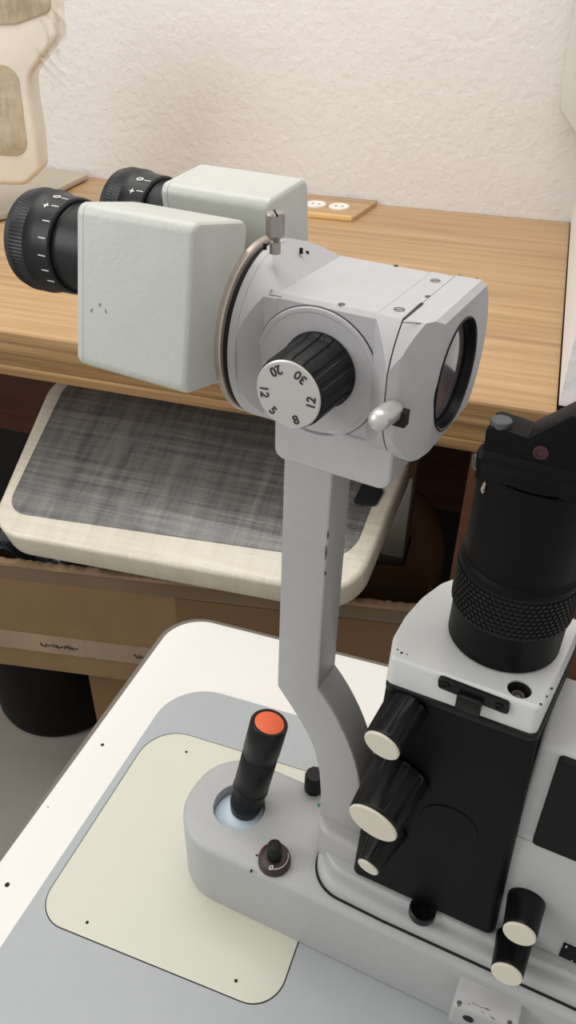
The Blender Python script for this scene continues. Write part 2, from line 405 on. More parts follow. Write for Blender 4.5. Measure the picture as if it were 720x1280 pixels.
# brightness knob
kp = tw(atz(343, 1077, .062)); K = T(kp.x, kp.y, .062)
m = MB(); m.lathe([(.0102, 0), (.0102, .0035), (.0097, .0055), (.0080, .0062), (.0052, .0064), (0, .0064)], K, 0, 48)
bk = m.build('brightness_knob', MAROON, slit)
rb = lambda k, i: 1-(.06 if k % 3 == 0 else 0)
m = MB(); m.lathe([(.0046, .006), (.0046, .0165), (.0042, .0178), (.0030, .0184), (0, .0184)], K, 0, 48, rb); m.build('knob_grip', BLACKR, bk)
arcp = []
for s_, a0, a1, r in ((0, -75, 40, .0086), (1, 100, 215, .0086)):
    pts = [(r*math.cos(math.radians(a0+(a1-a0)*i/16)), r*math.sin(math.radians(a0+(a1-a0)*i/16)), .0063) for i in range(17)]
    if s_ == 0:
        m = MB(); m.tube(pts, .00022, 6); m.build('dial_mark', WINK, bk, M=K)
    else:
        m = MB(); m.tube(pts, .0002, 6); m.build('dial_mark', mat('dial_red', (150, 60, 60), .5), bk, M=K)
joinmesh(bk, text('z', '0', .0046, K @ T(.0015, -.0079, .0064) @ Matrix.Rotation(math.radians(-12), 4, 'Z'), WINK, None))
# small black locking knob on the far side
kp = tw(atz(391, 984, .062))
m = MB(); m.lathe([(.0068, 0), (.0066, .014), (.0058, .0158), (0, .0162)], T(kp.x+.001, kp.y, .0615), 0, 40, lambda k, i: 1-(.05 if k % 4 == 0 else 0)); m.build('locking_knob', BLACKR, slit)

# --- upper slab with bead and dark groove
def slabpoly(e=0):
    return rpoly([(-.0435-e, -.0085-e), (.006, -.0095-e), (.22, -.006-e), (.22, .05), (-.0435-e, .05)], [.022, .03, .0, .0, .02], 12)
m = MB(); m.prism(slabpoly(.0008), .0618, .0634); m.build('groove', DARK, slit)
m = MB(); m.prism(slabpoly(-.0002), .0632, .0722, bev=.0045, seg=5, only='hi')
m.prism(rpoly([(-.041, -.0015), (.004, -.0025), (.22, .0015), (.22, .05), (-.041, .05)], [.020, .03, 0, 0, .02], 12), .070, .0790, bev=.002, only='hi')
m.build('swivel_plate', GREY, slit)
# arm foot
m = MB(); m.prism(rpoly([(-.0190, -.0095), (.026, -.0095), (.030, .030), (-.0190, .030)], [.013, .012, .012, .010], 10), .070, .0965, bev=.0035, seg=4, only='hi', M=MM)
m.build('arm_foot', GREYARM, slit)
# --- arm: profile in (u,w), extruded along v
def bez(p0, p1, p2, p3, n=10):
    return [tuple((1-t)**3*a+3*(1-t)**2*t*b+3*(1-t)*t*t*c+t**3*d_ for a, b, c, d_ in zip(p0, p1, p2, p3)) for t in [i/n for i in range(n+1)]]
left = [(-.0462, .350), (-.0474, .27), (-.0486, .196)] + bez((-.0484, .1925), (-.040, .181), (-.030, .170), (-.0240, .153), 8)[0:] + [(-.0200, .135), (-.0182, .115), (-.0181, .08)]
right = [(.0120, .08), (.0090, .115), (.0068, .135)] + bez((.0050, .146), (.0018, .165), (-.0095, .190), (-.0236, .2045), 9) + [(-.0232, .26), (-.0221, .350)]
m = MB(); m.prism(left+right, 0, .021, M=MM @ AX['y'], bev=.0014, seg=3)
arm = m.build('arm', GREYARM, slit, 30)
for x0, y0, x1, y1 in ((410, 664, 409, 674), (407.5, 682, 406.5, 700), (406.5, 714, 406, 720)):
    a = MF.V(x0, y0, -.0001); b2 = MF.V(x1, y1, -.0001); MB().tube([MM@a, MM@((a+b2)/2+Vector((.0003, 0, 0))), MM@b2], [.0001, .00045, .0001], 6).build('paint_chip', INK, arm)
# mount block under the microscope body
m = MB(); m.prism(rpoly([(-.0505, .3405), (.0048, .3405), (.0048, .362), (-.0505, .362)], [.005, .006, .0017, .0017], 6), -.0015, .050, M=MM @ AX['y'], bev=.0016, seg=3)
m.build('mount_block', GREYHEAD, slit, 30)

# --- microscope body: a round housing with flats
CV, CW = .0285, .386
def sec(u, R, top=1, bot=1, near=1, far=1, n=120):
    out = []
    for k in range(n):
        a = 2*PI*k/n; c, s_ = math.cos(a), math.sin(a); r = R
        if s_ > 1e-6: r = min(r, top/s_)
        if s_ < -1e-6: r = min(r, bot/-s_)
        if c < -1e-6: r = min(r, near/-c)
        if c > 1e-6: r = min(r, far/c)
        out.append((u, CV+r*c, CW+r*s_))
    return out
TP, BT = .0283, .0290
def cyl_cut(m, u0, u1, R, lines, bevel0=0, bevel1=0, n=256):
    """round bar between u0 and u1 (slightly bevelled ends), trimmed by planes; lines = (side, ua, da, ub, db)"""
    t = MB(); pr = [(R-bevel0, u0)] + ([(R, u0+bevel0)] if bevel0 else []) + ([(R, u1-bevel1)] if bevel1 else []) + [(R-bevel1, u1)]
    t.lathe(pr, AX['x'], 0, n); b = t.bm
    for side, ua, da, ub, db in lines:
        ax = {'top': Vector((0, 0, 1)), 'bot': Vector((0, 0, -1)), 'near': Vector((0, -1, 0)), 'far': Vector((0, 1, 0))}[side]
        nn = (ax*(ub-ua)-Vector((1, 0, 0))*(db-da)).normalized()
        r = bmesh.ops.bisect_plane(b, geom=b.verts[:]+b.edges[:]+b.faces[:], plane_co=Vector((ua, 0, 0))+ax*da, plane_no=nn, clear_outer=True, dist=1e-7)
        ed = [e for e in r['geom_cut'] if isinstance(e, bmesh.types.BMEdge)]
        if ed: bmesh.ops.edgeloop_fill(b, edges=ed)
    m._merge(b, MM @ T(0, CV, CW), 0)
m = MB()
cyl_cut(m, -.0685, -.0640, .0388, [], .0010, 0)
cyl_cut(m, -.0642, -.0560, .0388, [('top', -.0640, .0385, -.0500, TP), ('bot', -.0640, .0385, -.0510, BT), ('near', -.0655, .0388, -.0560, .0288), ('far', -.0640, .0385, -.0500, .0305)])
cyl_cut(m, -.0560, -.0500, .0388, [('top', -.0640, .0385, -.0500, TP), ('bot', -.0640, .0385, -.0510, BT), ('near', -.06, .0288, -.05, .0288), ('far', -.0640, .0385, -.0500, .0305)])
cyl_cut(m, -.0502, -.0080, .0392, [('top', -.06, TP, .0, TP), ('bot', -.06, BT, 0, BT), ('near', -.06, .0288, 0, .0288), ('far', -.06, .0305, 0, .0305)])
cyl_cut(m, -.0081, .0020, .0398, [('top', -.06, TP, .0, TP), ('bot', -.06, BT, 0, BT), ('near', -.0081, .0288, .0020, .0385), ('far', -.0081, .0305, .0020, .0385)])
body = m.build('microscope_body', GREYHEAD, slit, 18)
m = MB(); cyl_cut(m, .0010, .0032, .0390, [('top', -.06, TP-.0004, .0, TP-.0004), ('bot', -.06, BT-.0004, 0, BT-.0004), ('near', 0, .0370, .01, .0370)]); m.build('seam_gap', DARK, slit)
m = MB()
cyl_cut(m, .0026, .0160, .0402, [('top', 0, TP+.0004, .0, TP+.0004) if 0 else ('top', 0, TP+.0004, 1, TP+.0004), ('bot', 0, BT+.0004, 1, BT+.0004), ('near', .0026, .0385, .0065, .0360), ('near', .0065, .0360, .0160, .0205),
        ('top', .0135, TP+.0004, .0160, TP-.0016), ('bot', .0135, BT+.0004, .0160, BT-.0016)], .0004, .0012)
cap = m.build('objective_cap', GREYHEAD, slit, 18)
LC = (.031, .3835)
cut(cap, MB().lathe([(.0212, .006), (.0236, .0175)], MM @ T(0, LC[0], LC[1]) @ AX['x'], 0, 64))
m = MB(); m.lathe([(.0236, .0152), (.0237, .0163), (.0232, .0166), (.0224, .0161), (.0220, .0126), (.0214, .0124), (.0214, .0075), (.0237, .0070)], MM @ T(0, LC[0], LC[1]) @ AX['x'], 0, 72, caps=False)
lr = m.build('lens_ring', BLACKG, cap)
m = MB(); m.lathe([(.0216, .0110)]+[(.0216*math.cos(t), .0110+.0028*math.sin(t)) for t in [i*PI/16 for i in range(1, 8)]]+[(0, .0138)], MM @ T(0, LC[0], LC[1]) @ AX['x'], 0, 64); m.build('objective_lens', GLASS, cap)
# top screws, slot and notches
zt = CW+TP
for x, y, r in ((353, 355.5, .0021), (427, 380.5, .0014), (495, 332.5, .0012), (544, 351, .0021), (499, 387, .0022), (535.5, 371, .0014)):
    q = MF.W(x, y, zt); m = MB(); m.lathe([(r, -.001), (r, .0001), (r*.8, .0001), (r*.7, -.0002), (0, -.0002)], MM @ T(q.x, q.y, zt+.0001), 0, 24)
    m.box((-r*.7, -.00015, 0), (r*.7, .00015, .0002), MM @ T(q.x, q.y, zt) @ Matrix.Rotation(.6, 4, 'Z'), 1)
    m.build('screw', [BAND, INK], body)
m = MB()
a, b2 = MF.W(505, 400, zt), MF.W(527, 381, zt); m.tube([MM@(a+Vector((0, 0, .0001))), MM@(b2+Vector((0, 0, .0001)))], [.0007, .0009], 8); m.build('top_plate_slot', INK, body); m = MB()
a, b2 = MF.W(527, 381, zt), MF.W(574, 344, zt); m.tube([MM@a, MM@b2], .0003, 6); m.build('top_plate_seam', INK, body)
for A_ in (((530, 404.5), (503, 403)), ((574, 344), (592, 351)), ((592, 351), (597, 347)), ((337, 367), (343, 357)), ((343, 357), (365, 339)), ((336, 368.5), (352, 371))):
    a, b2 = MF.W(*A_[0], zt+.0001), MF.W(*A_[1], zt+.0001); m = MB(); m.tube([MM@a, MM@b2], .00016, 5); m.build('top_plate_seam', INK, body)
# plate line around the knob
PC = (-.0318, .3850); PR = .0278
pl = MB(); pl.lathe([(PR, 0), (PR, .0004)], MM @ T(PC[0], -.0006, PC[1]) @ AX['y'] , 0, 96); plg = pl.build('dial_plate_gap', DARK, slit)
pl = MB(); Mx = MM @ Matrix(((1, 0, 0, PC[0]), (0, 0, -1, -.0004), (0, 1, 0, PC[1]), (0, 0, 0, 1)))
pl.lathe([(PR-.0003, 0), (PR-.0003, .0007), (PR-.0009, .0011), (PR-.0022, .0011), (PR-.0028, .0008), (0, .0008)], Mx, 0, 96); dp = pl.build('dial_plate', GREYHEAD, slit, 20)
# magnification knob
KC = MF.V(360, 493.5, -.0265); KB = (-.0290, -.001, .3858)
axis = MM.to_3x3() @ (KC-Vector(KB)); Lk = axis.length
axis = MM.to_3x3() @ Vector((KC.x-KB[0]*1, KC.y+.001, KC.z-KB[2])); 
KO = MM @ Vector((KC.x, -.001, KC.z+.0)); axis = (MM @ KC) - KO; Lk = axis.length
NR = 18
def ribf(k, i):
    if i < 2 or i > 5: return 1
    ph = (k*NR/144) % 1; return 1-(.045 if ph < .3 else 0)
m = MB(); MK = align(axis, KO); m.lathe([(.0155, 0), (.0160, .0006), (.0160, .002), (.0151, .004), (.0147, Lk-.003), (.0143, Lk-.0014), (.0140, Lk-.0006), (.0138, Lk-.0004)], MK, 0, 144, ribf)
mk = m.build('magnification_knob', BLACKR, slit, 18)
m = MB(); m.lathe([(.0137, 0), (.0137, .0007), (.0132, .0011), (0, .0011)], MK @ T(0, 0, Lk-.0006), 0, 72); kf = m.build('knob_face', SILVER, mk, 25)
# knob-face basis: x to the right (+u), y up (+w), normal -v
NB_ = MM @ Matrix(((1, 0, 0, KC.x), (0, 0, -1, KC.y-.0006), (0, 1, 0, KC.z), (0, 0, 0, 1)))
for s_, x, y in (('20', 345, 464), ('30', 378, 468.5), ('12', 389, 504), ('8', 371, 529), ('5', 337.5, 517), ('12', 327.5, 489)):
    q = MF.V(x, y, KC.y-.0006); dx, dy = q.x-KC.x, q.z-KC.z; a = math.atan2(dy, dx)
    rr = .0102
    text('numeral', s_, .0052, NB_ @ T(rr*math.cos(a), rr*math.sin(a), .0001) @ Matrix.Rotation(a+PI/2, 4, 'Z'), INK, kf)
# lever pin
tip = MM @ MF.V(472, 526, -.026); bs = MM @ MF.V(494, 511, -.006)
A2 = tip-bs; LL = A2.length
m = MB(); m.lathe([(.0030, -.004), (.0030, .002), (.0042, .0035), (.0042, LL-.003), (.0040, LL-.001), (.0032, LL+.0006), (.0018, LL+.0016), (0, LL+.002)], align(A2, bs), 0, 40); m.build('lever_pin', SILVER, slit)
MB().box((-.0015, -.0022, -.006), (.0035, .0022, .0), MM @ T(*MF.V(499, 512, -.0095)) ).build('lever_slot', DARK, slit)
# clamp screw on top
q = MF.U(344, 307, -.0575); Q = MM @ T(*q)
m = MB(); m.lathe([(.0022, -.003), (.0022, .0015), (.0016, .0022), (.0037, .0042), (.0037, .0118), (.0033, .0125), (0, .0125)], Q, 0, 48, lambda k, i: 1-(.06 if (k % 3 == 0 and 3 < i < 6) else 0))
cs = m.build('clamp_screw', STEEL, slit, 25)
MB().box((-.0037, -.0004, .0118), (.0037, .0004, .0127), Q @ Matrix.Rotation(-.9, 4, 'Z')).build('screw_slot', DARK, cs)
for x, y in ((331, 305.5), (376.5, 311), (384, 315)):
    qq = MF.U(x, y, -.0625 if x < 340 else -.057); MB().lathe([(.0008, -.002), (.0008, .0003)], MM @ T(*qq), 0, 12).build('screw_hole', DARK, slit)
# metal ring between prisms and body
m = MB(); m.lathe([(.0360, -.0732), (.0384, -.0728), (.0388, -.0724), (.0388, -.0705), (.0384, -.0700), (.0370, -.0698)], MM @ T(0, .0265, .3875) @ AX['x'], 0, 96); m.build('mount_ring', RINGM, slit)
m = MB(); m.lathe([(.0374, -.0705), (.0374, -.0680)], MM @ T(0, .0272, .3865) @ AX['x'], 0, 96); m.build('ring_gap', DARK, slit)

# --- two prism housings with eyepieces
def prism_unit(vc, roll, hv0, hv1, htop, hbot, wc=.42):
    R_ = MM @ T(-.1, vc, wc) @ Matrix.Rotation(-roll, 4, 'X')   # top leans away for roll>0
    m = MB(); P = [(hv0, hbot), (hv1, hbot), (hv1, htop), (hv0, htop)]
    m.prism(rpoly(P, .0048, 9), -.0245, .0275, R_ @ AX['x'], bev=.0022, seg=3, only='hi')
    po = m.build('prism_housing', PRISM, slit, 30)
    P2 = [(hv0+.0001, hbot+.0001), (hv1-.0001, hbot+.0001), (hv1-.0001, htop-.0001), (hv0+.0001, htop-.0001)]
    m = MB(); m.prism(rpoly([(a+.0004*(1 if a < 0 else -1), b+.0004*(1 if b < 0 else -1)) for a, b in P], .0046, 9), -.0249, -.0240, R_ @ AX['x']); m.build('cover_seam', INK, po)
    m = MB(); m.prism(rpoly(P2, .0047, 9), -.0280, -.0248, R_ @ AX['x'], bev=.001, seg=2, only='lo'); m.build('end_cover', PRISM, po, 30)
    # eyepiece
    E = R_ @ T(0, 0, 0) @ AX['x']; ec = (-.002 if vc < .02 else -.0145)
    E = R_ @ T(0, ec, -.0012) @ AX['x']
    def kn(k, i): return 1-(.018 if (k % 2 == 0 and 5 <= i <= 6) else 0)
    m = MB(); m.lathe([(.0100, -.0640), (.0150, -.0650), (.0188, -.0662), (.0206, -.0652), (.0214, -.0620), (.0212, -.0596), (.0212, -.0590), (.0212, -.0545), (.0206, -.0535), (.0200, -.0500), (.0197, -.0425), (.0190, -.0418), (.0176, -.0418), (.0176, -.0280)], E, 0, 180, kn)
    eo = m.build('eyepiece', EYEM, slit, 25)
    m = MB(); m.lathe([(.0135, -.0655), (.0135, -.0648), (0, -.0648)], E, 0, 48); m.build('eye_lens', GLASS, eo)
    m = MB(); m.lathe([(.0200, -.0600), (.0209, -.0599), (.0209, -.0591), (.0200, -.0590)], E, 0, 96, caps=False)
    m.build('grip_groove', DARK, eo)
    m = MB(); m.lathe([(.0178, -.0425), (.01795, -.0412), (.0177, -.0405)], E, 0, 96, caps=False); m.build('dioptre_ring', BLACKG, eo)
    return R_, po, eo, ec
def marks(R_, eo, ec, angs, symbols):
    for a in angs:
        t = math.radians(a)      # from +w towards the viewer (-v)
        n_ = Vector((0, -math.sin(t), math.cos(t))); tg = Vector((0, -math.cos(t), -math.sin(t)))
        c = Vector((-.0455, ec, -.0012))+n_*.0199
        B = R_ @ Matrix(((1, tg.x, n_.x, c.x), (0, tg.y, n_.y, c.y), (0, tg.z, n_.z, c.z), (0, 0, 0, 1)))
        MB().box((-.0015, -.0002, -.0004), (.0022, .0002, .0001), B).build('scale_mark', WINK, eo)
    for s_, a in symbols:
        t = math.radians(a); n_ = Vector((0, -math.sin(t), math.cos(t))); tg = Vector((0, -math.cos(t), -math.sin(t)))
        c = Vector((-.0490, ec, -.0012))+n_*.02015
        # text x runs along -tangent, y along -u
        B = R_ @ Matrix(((1, 0, 0, 0), (0, 1, 0, 0), (0, 0, 1, 0), (0, 0, 0, 1))) @ Matrix(((0, -1, n_.x, c.x), (tg.y, 0, n_.y, c.y), (tg.z, 0, n_.z, c.z), (0, 0, 0, 1)))
        text('scale_symbol', s_, .0052, B, WINK, eo)
R1, p1, e1, c1_ = prism_unit(-.0055, .20, -.0200, .0180, .0190, -.0460)
marks(R1, e1, c1_, (18, 36, 58, 78, 98, 116, 132), (('0', 18), ('+', 38)))
for x, y in ((114.5, 388), (125, 381), (132.5, 389)):
    q = R1.inverted() @ (TWI @ hit(x, y, TW.mat() @ (R1 @ Vector((0, -.0200, 0))), (TW.mat().to_3x3() @ (R1.to_3x3() @ Vector((0, 1, 0))))))
    MB().box((-.0002, -.0002, -.0008), (.0002, .0001, .0008), R1 @ T(q.x, -.02, q.z) @ Matrix.Rotation(.5 if x < 130 else -.4, 4, 'Y')).build('paint_chip', BAND, p1)
R2, p2, e2, c2_ = prism_unit(.065, -.10, -.0320, .0030, .0225, -.0460)
marks(R2, e2, c2_, (14, 34, 56, 76, 96), (('0', 14), ('+', 36)))

# --- lamp tower
m = MB()
bot = rpoly([(-.0178, 0), (.0660, 0), (.0720, .062), (-.0178, .060)], [.004, .005, .004, .004], 5)
top = rpoly([(-.0122, 0), (.0580, 0), (.0645, .066), (-.0135, .066)], [.004, .005, .004, .004], 5)
mid = [((a[0]+b[0])/2, (a[1]+b[1])/2) for a, b in zip(bot, top)]
m.loft([[(x, y, .0815) for x, y in bot], [(x, y, .165) for x, y in mid], [(x, y, .2445) for x, y in top]])
tower = m.build('lamp_tower', TOWERM, slit, 30)
m = MB(); m.prism([(x*1.004, y-.0012) for x, y in top], .2425, .2465, bev=.0008); m.build('tower_rim', BLACKG, slit)
capo = rpoly([(-.0118, .0002), (.0572, .0002), (.0640, .066), (.0005, .0715), (-.0062, .0625), (-.0118, .047), (-.0148, .030), (-.0152, .014)], [.004, .004, .004, .005, .014, .03, .03, .02], 8)
m = MB(); m.prism(capo, .2463, .2625, bev=.0018, seg=3, only='hi', taper=.985); tcap = m.build('tower_cap', WHITEP, slit, 30); print('CAP', len(tcap.data.polygons), [tuple(round(c,4) for c in v) for v in tcap.bound_box][::6])
hp = tw(atz(649, 863, .2625)) + Vector((0, .0008, 0))
cut(tcap, MB().lathe([(.0052, .2545), (.0054, .27)], T(hp.x, hp.y, 0), 0, 40)); print('CAP2', len(tcap.data.polygons))
m = MB(); m.lathe([(.0051, 0), (.0051, .0068), (.0050, .0068), (.0049, .0006), (.0, .0005)], T(hp.x, hp.y, .2548), 0, 36); m.build('hole_liner', DARK, tcap)
m = MB(); m.lathe([(.0034, .0), (.0034, .003), (.0028, .0038), (.0018, .0038), (.0014, .002), (0, .002)], T(hp.x, hp.y, .2550), 0, 32); m.build('socket_screw', STEEL, tcap)
# chips on the cap's paint
for x, y, r in ((497, 812, .0005), (502, 816, .0007), (509, 818, .0004), (676, 880, .0006), (684, 870, .0004), (690, 860, .0005)):
    q = tw(atz(x, y, .2625))
    MB().lathe([(r, -.0006), (r, .0001)], T(q.x, q.y, .2624), 0, 9).build('paint_chip', INK, tcap)
# latch on the cap front
VF = lambda x, y, v=0: TW.V(x, y, v)
a, b2, c3, d4 = VF(548, 845, -.0005), VF(637, 879, -.0005), VF(636, 893, -.0005), VF(548, 858, -.0005)
m = MB(); m.prism(rpoly([(a.x, a.z), (b2.x, b2.z), (c3.x, c3.z), (d4.x, d4.z)], .0018, 5), -.0014, .001, AX['y'], bev=.0003); la = m.build('latch_plate', BLACKR, slit)
for x, y in ((557, 856), (624, 883)):
    q = VF(x, y, -.0014); MB().lathe([(.0018, 0), (.0018, .0008), (.0012, .0012), (.0008, .0004), (0, .0004)], align((0, -1, 0), (q.x, -.0013, q.z)), 0, 20).build('screw', BLACKG, la)
a, b2 = VF(572, 866, -.003), VF(600, 893, -.003)
m = MB(); m.box((a.x, -.0045, b2.z-.001), (b2.x, -.0010, a.z), bev=.0008); m.build('latch_tab', BLACKG, la)
# round disc on the front
q = VF(561, 1032)
m = MB(); m.lathe([(.0150, 0), (.0150, .0005), (.0146, .0008), (0, .0008)], align((0, -1, 0), (q.x, .0002, q.z)), 0, 64); m.build('round_cover', TOWERM, tower, 20)
# knobs on the left of the tower front
knob('tower_knob', slit, (-.0005, .001, .2345), (-.0035, -.024, -.0035), .0105, .0240, 10, taper=.88)
knob('tower_knob', slit, (.0015, .001, .1840), (-.0035, -.028, -.0045), .0155, .0290, 10, taper=.87)
knob('tower_knob', slit, (.0005, .001, .1370), (-.0035, -.025, -.0050), .0100, .0240, 9, taper=.62)
m = MB(); q = tw(atz(528, 1139, .079)); m.lathe([(.0076, -.002), (.0076, .0022), (.0068, .0028), (.0045, .0022), (.0042, .0005), (.0022, .0005), (.002, .0014), (0, .0014)], T(q.x, q.y, .079), 0, 40); m.build('clamp_bolt', BLACKG, slit)
# foot joining tower to swivel plate
MB().box((-.010, .006, .075), (.060, .050, .083)).build('tower_foot', BLACK, slit)

# --- lens tube
TC = (.0312, .0390)
m = MB()
m.lathe([(.0258, .2635), (.0258, .2800), (.0262, .2815), (.0262, .2835)], T(TC[0], TC[1], 0), 0, 96)
m.lathe([(.0262, .3055), (.0266, .3060), (.0266, .3085), (.0256, .3092), (.0250, .3100), (.0248, .3440), (.0252, .3445), (.0252, .3530)], T(TC[0], TC[1], 0), 0, 96)
tube_ = m.build('lens_tube', BLACK, slit, 30)
m = MB()   # knurled ring: rows of small blocks
m.lathe([(.0262, .2830), (.0264, .2833), (.0264, .3058), (.0262, .3060)], T(TC[0], TC[1], 0), 0, 96)
NK = 64
for r_ in range(9):
    z = .2850+r_*.00232
    for k in range(NK):
        a = 2*PI*(k+(r_ % 2)*.5)/NK
        B = T(TC[0]+.0264*math.cos(a), TC[1]+.0264*math.sin(a), z) @ Matrix.Rotation(a, 4, 'Z')
        m.box((-.0005, -.0009, -.0008), (.0007, .0009, .0008), B)
m.build('knurled_ring', BLACKR, slit, 30)
# tube head
m = MB()
m.lathe([(.0262, .3525), (.0268, .3532), (.0268, .3565), (.0262, .3570), (.0, .3575)], T(TC[0], TC[1], 0), 0, 96)
hd = m.build('tube_head', BLACK, slit, 30)
P = [TW.V(604, 566, .0134), TW.V(608, 530, .0134), TW.V(658.6, 547, .0134), TW.V(714.6, 519.5, .0134)]
m = MB()
arc = [(TC[0]+.0262*math.cos(a), TC[1]+.0262*math.sin(a)) for a in [math.radians(207+134*i/40) for i in range(41)]]
m.prism(arc, .3572, .3660, bev=.0012); m.box((.0090, .0150, .3572), (.0565, .0305, .366))
m.prism([(.0300, .357), (.0150, .357), (.0143, .362), (.0128, .3645), (.0120, .3672), (.0124, .3695), (.0137, .3712), (.0300, .3712)], P[0].x, .0560, AX['x'], bev=.0004)
m.build('head_clamp', BLACK, hd, 30)
z3 = P[3].z; pr = [(P[0].x, .366), (P[1].x, P[1].z), (P[2].x, P[2].z), (P[3].x, z3), (.0545, z3+.001), (.057, .366)]
m = MB(); m.prism(rpoly(pr, [.001, .003, .001, .001, .004, .001], 5), .0134, .0275, AX['y'], bev=.0009); mh = m.build('mirror_bracket', BLACK, slit, 30)
q = TW.W(625.5, 527.5, P[1].z)
m = MB(); m.lathe([(.0040, -.001), (.0040, .0012), (.0037, .0015), (0, .0015)], T(q.x+.0003, q.y, P[1].z-.0003), 0, 32); m.build('round_button', BUTTON, mh)
q = TW.V(676, 566, .0132); m = MB(); m.lathe([(.0028, 0), (.0028, .0005), (.0019, .0006), (.0018, .0002), (0, .0002)], align((0, -1, 0), (q.x, .0135, q.z)), 0, 28, ); m.build('red_ring', REDM, mh)
q = TW.V(598.5, 577, .035); m = MB(); m.lathe([(.0034, 0), (.0034, .002), (.003, .0028), (0, .003)], align((-1, -.5, 0), (q.x+.0005, .035, q.z)), 0, 24); m.build('pivot_cap', BAND, hd)
q = TW.V(604, 607, .024); m = MB(); m.tube([(q.x+.0010, .022, q.z+.004), (q.x+.0005, .0215, q.z), (q.x+.0015, .021, q.z-.001)], [.0005, .001, .0012], 8); m.build('set_screw', STEEL, hd)

# --- right-hand housing with black panel and two knobs
hv = .0068
m = MB(); m.box((.060, hv, .0785), (.215, .055, .2345), bev=.0025, seg=3); ho = m.build('power_housing', GREY, slit, 30)
m = MB(); m.box((.061, hv-.0010, .0788), (.214, hv+.01, .1660), bev=.0014, seg=2); m.build('housing_front', GREY, ho, 30)
q = TW.V(666, 1048, hv); q2 = TW.V(700, 943, hv)
m = MB(); m.prism(rpoly([(q.x, q.z), (.190, q.z), (.190, q2.z), (q2.x, q2.z)], .0022, 5), hv-.0035, hv+.004, AX['y'], bev=.001); m.build('black_panel', PANELM, ho, 30)
k1 = TW.V(649, 1166, -.0135); knob('housing_knob', slit, (k1.x-.0002, hv-.0005, k1.z-.001), (.0004, -.0203, .001), .0098, .0200, 0, taper=.87, capr=.97)
k2 = TW.V(632, 1219, -.0200); knob('housing_knob', slit, (k2.x, .002, k2.z-.002), (.0004, -.0217, .002), .0096, .0210, 0, taper=.87, capr=.97)
a, b2 = TW.V(705, 1178, hv-.0012), TW.V(699, 1193, hv-.0012)
m = MB(); m.box((a.x, hv-.0020, b2.z-.0002), (a.x+.03, hv, a.z)); lb = m.build('black_label', BLACK, ho)
m = MB(); m.box((a.x+.0014, hv-.0022, a.z-.0026), (a.x+.0020, hv-.0018, a.z-.0004)); m.box((a.x+.0066, hv-.0022, b2.z+.0008), (a.x+.0072, hv-.0018, b2.z+.0014)); m.build('label_mark', WINK, lb)

# --- small screwed box on the carriage front
m = MB(); m.prism(rpoly([(.0560, -.0300), (.0915, -.0262), (.0915, -.0055), (.0560, -.0098)], .0022, 5), .030, .0512, bev=.0010); sb = m.build('junction_box', GREY, slit, 30)
m = MB(); m.prism(rpoly([(.0566, -.0294), (.0909, -.0256), (.0909, -.0061), (.0566, -.0104)], .002, 5), .0511, .0522, bev=.0004, only='hi'); jl = m.build('lid', GREYHEAD, sb, 30)
for x, y in ((574, 1254), (637, 1279)):
    q = tw(atz(x, y, .0522)); m = MB(); m.lathe([(.0014, -.001), (.0014, .0003), (.001, .0005), (0, .0005)], T(q.x, q.y, .0522), 0, 20); m.box((-.0011, -.0002, .0004), (.0011, .0002, .0007), T(q.x, q.y, .0522) @ Matrix.Rotation(.9, 4, 'Z'), 1); m.build('screw', [BAND, INK], jl)
m = MB(); random.seed(3)
for i in range(9):
    x = 585+i*3.6+random.uniform(-3, 3); y = 1253+i*1.9+random.uniform(-4, 4)
    a = tw(atz(x, y, .0522)); b2 = tw(atz(x+random.uniform(4, 9), y+random.uniform(1, 5), .0522)); m.tube([a, (a+b2)/2+Vector((0, 0, .00003)), b2], [.00004, .00015, .00004], 5)
m.build('scratch', INK, jl)
m = MB(); m.lathe([(.003, 0), (.003, .0006), (0, .0006)], align((0, -1, 0), (.066, -.0288, .043)), 0, 24); m.build('cable_hole', DARK, sb)
slit.matrix_world = TW.mat()

# ================================================================ THINGS UNDER AND ON THE DESK
# stretch-wrapped tray: tilted plane, back edge higher
tn = Vector((0, -.40, 1)).normalized(); tp = Vector((-.3, .68, -.078))
ex = Vector((1, 0, 0)); ey = tn.cross(ex)
TRM = Matrix(((ex.x, ey.x, tn.x, tp.x), (ex.y, ey.y, tn.y, tp.y), (ex.z, ey.z, tn.z, tp.z), (0, 0, 0, 1)))
def tp2(x, y):
    d_ = hit(x, y, tp, tn)-tp; return (d_.dot(ex), d_.dot(ey))
P_out = [tp2(2, 655), tp2(425, 738), tp2(513, 590), None, None, tp2(62, 478)]
pf = [tp2(-18, 664), tp2(442, 748), tp2(508, 588)]
bl, br = tp2(66, 470), tp2(520, 560)
def ext(a, b, k): return (a[0]+(b[0]-a[0])*k, a[1]+(b[1]-a[1])*k)
outl = [pf[0], pf[1], ext(pf[1], br, 1.15), ext(pf[0], bl, 1.08)]
cxo = sum(p[0] for p in outl)/4; cyo = sum(p[1] for p in outl)/4
tr = empty('wrapped_tray', TRM, 'cream rounded tray with grey pad in stretch wrap resting on the cardboard box', 'tray')
ro = rpoly(outl, [.05, .06, .06, .05], 10)
m = MB(); m.prism(ro, -.050, 0, bev=.007, seg=4); m.build('tray_frame', FILMC, tr, 40)
pin = [tp2(4, 618), tp2(12, 645), tp2(350, 683), tp2(420, 690), tp2(462, 640), tp2(484, 590), tp2(500, 540)]
inn = [(p[0]+(cxo-p[0])*k, p[1]+(cyo-p[1])*.085) for p, k in zip(outl, (.07, .09, .09, .07))]
inn = [tp2(6, 640), tp2(438, 703), ext(tp2(438, 703), tp2(492, 560), 1.1), ext(tp2(6, 640), tp2(84, 476), 1.04)]
m = MB(); m.prism(rpoly(inn, [.03, .045, .04, .03], 8), -.004, .0012, bev=.001, only='hi'); m.build('grey_pad', FILM, tr)
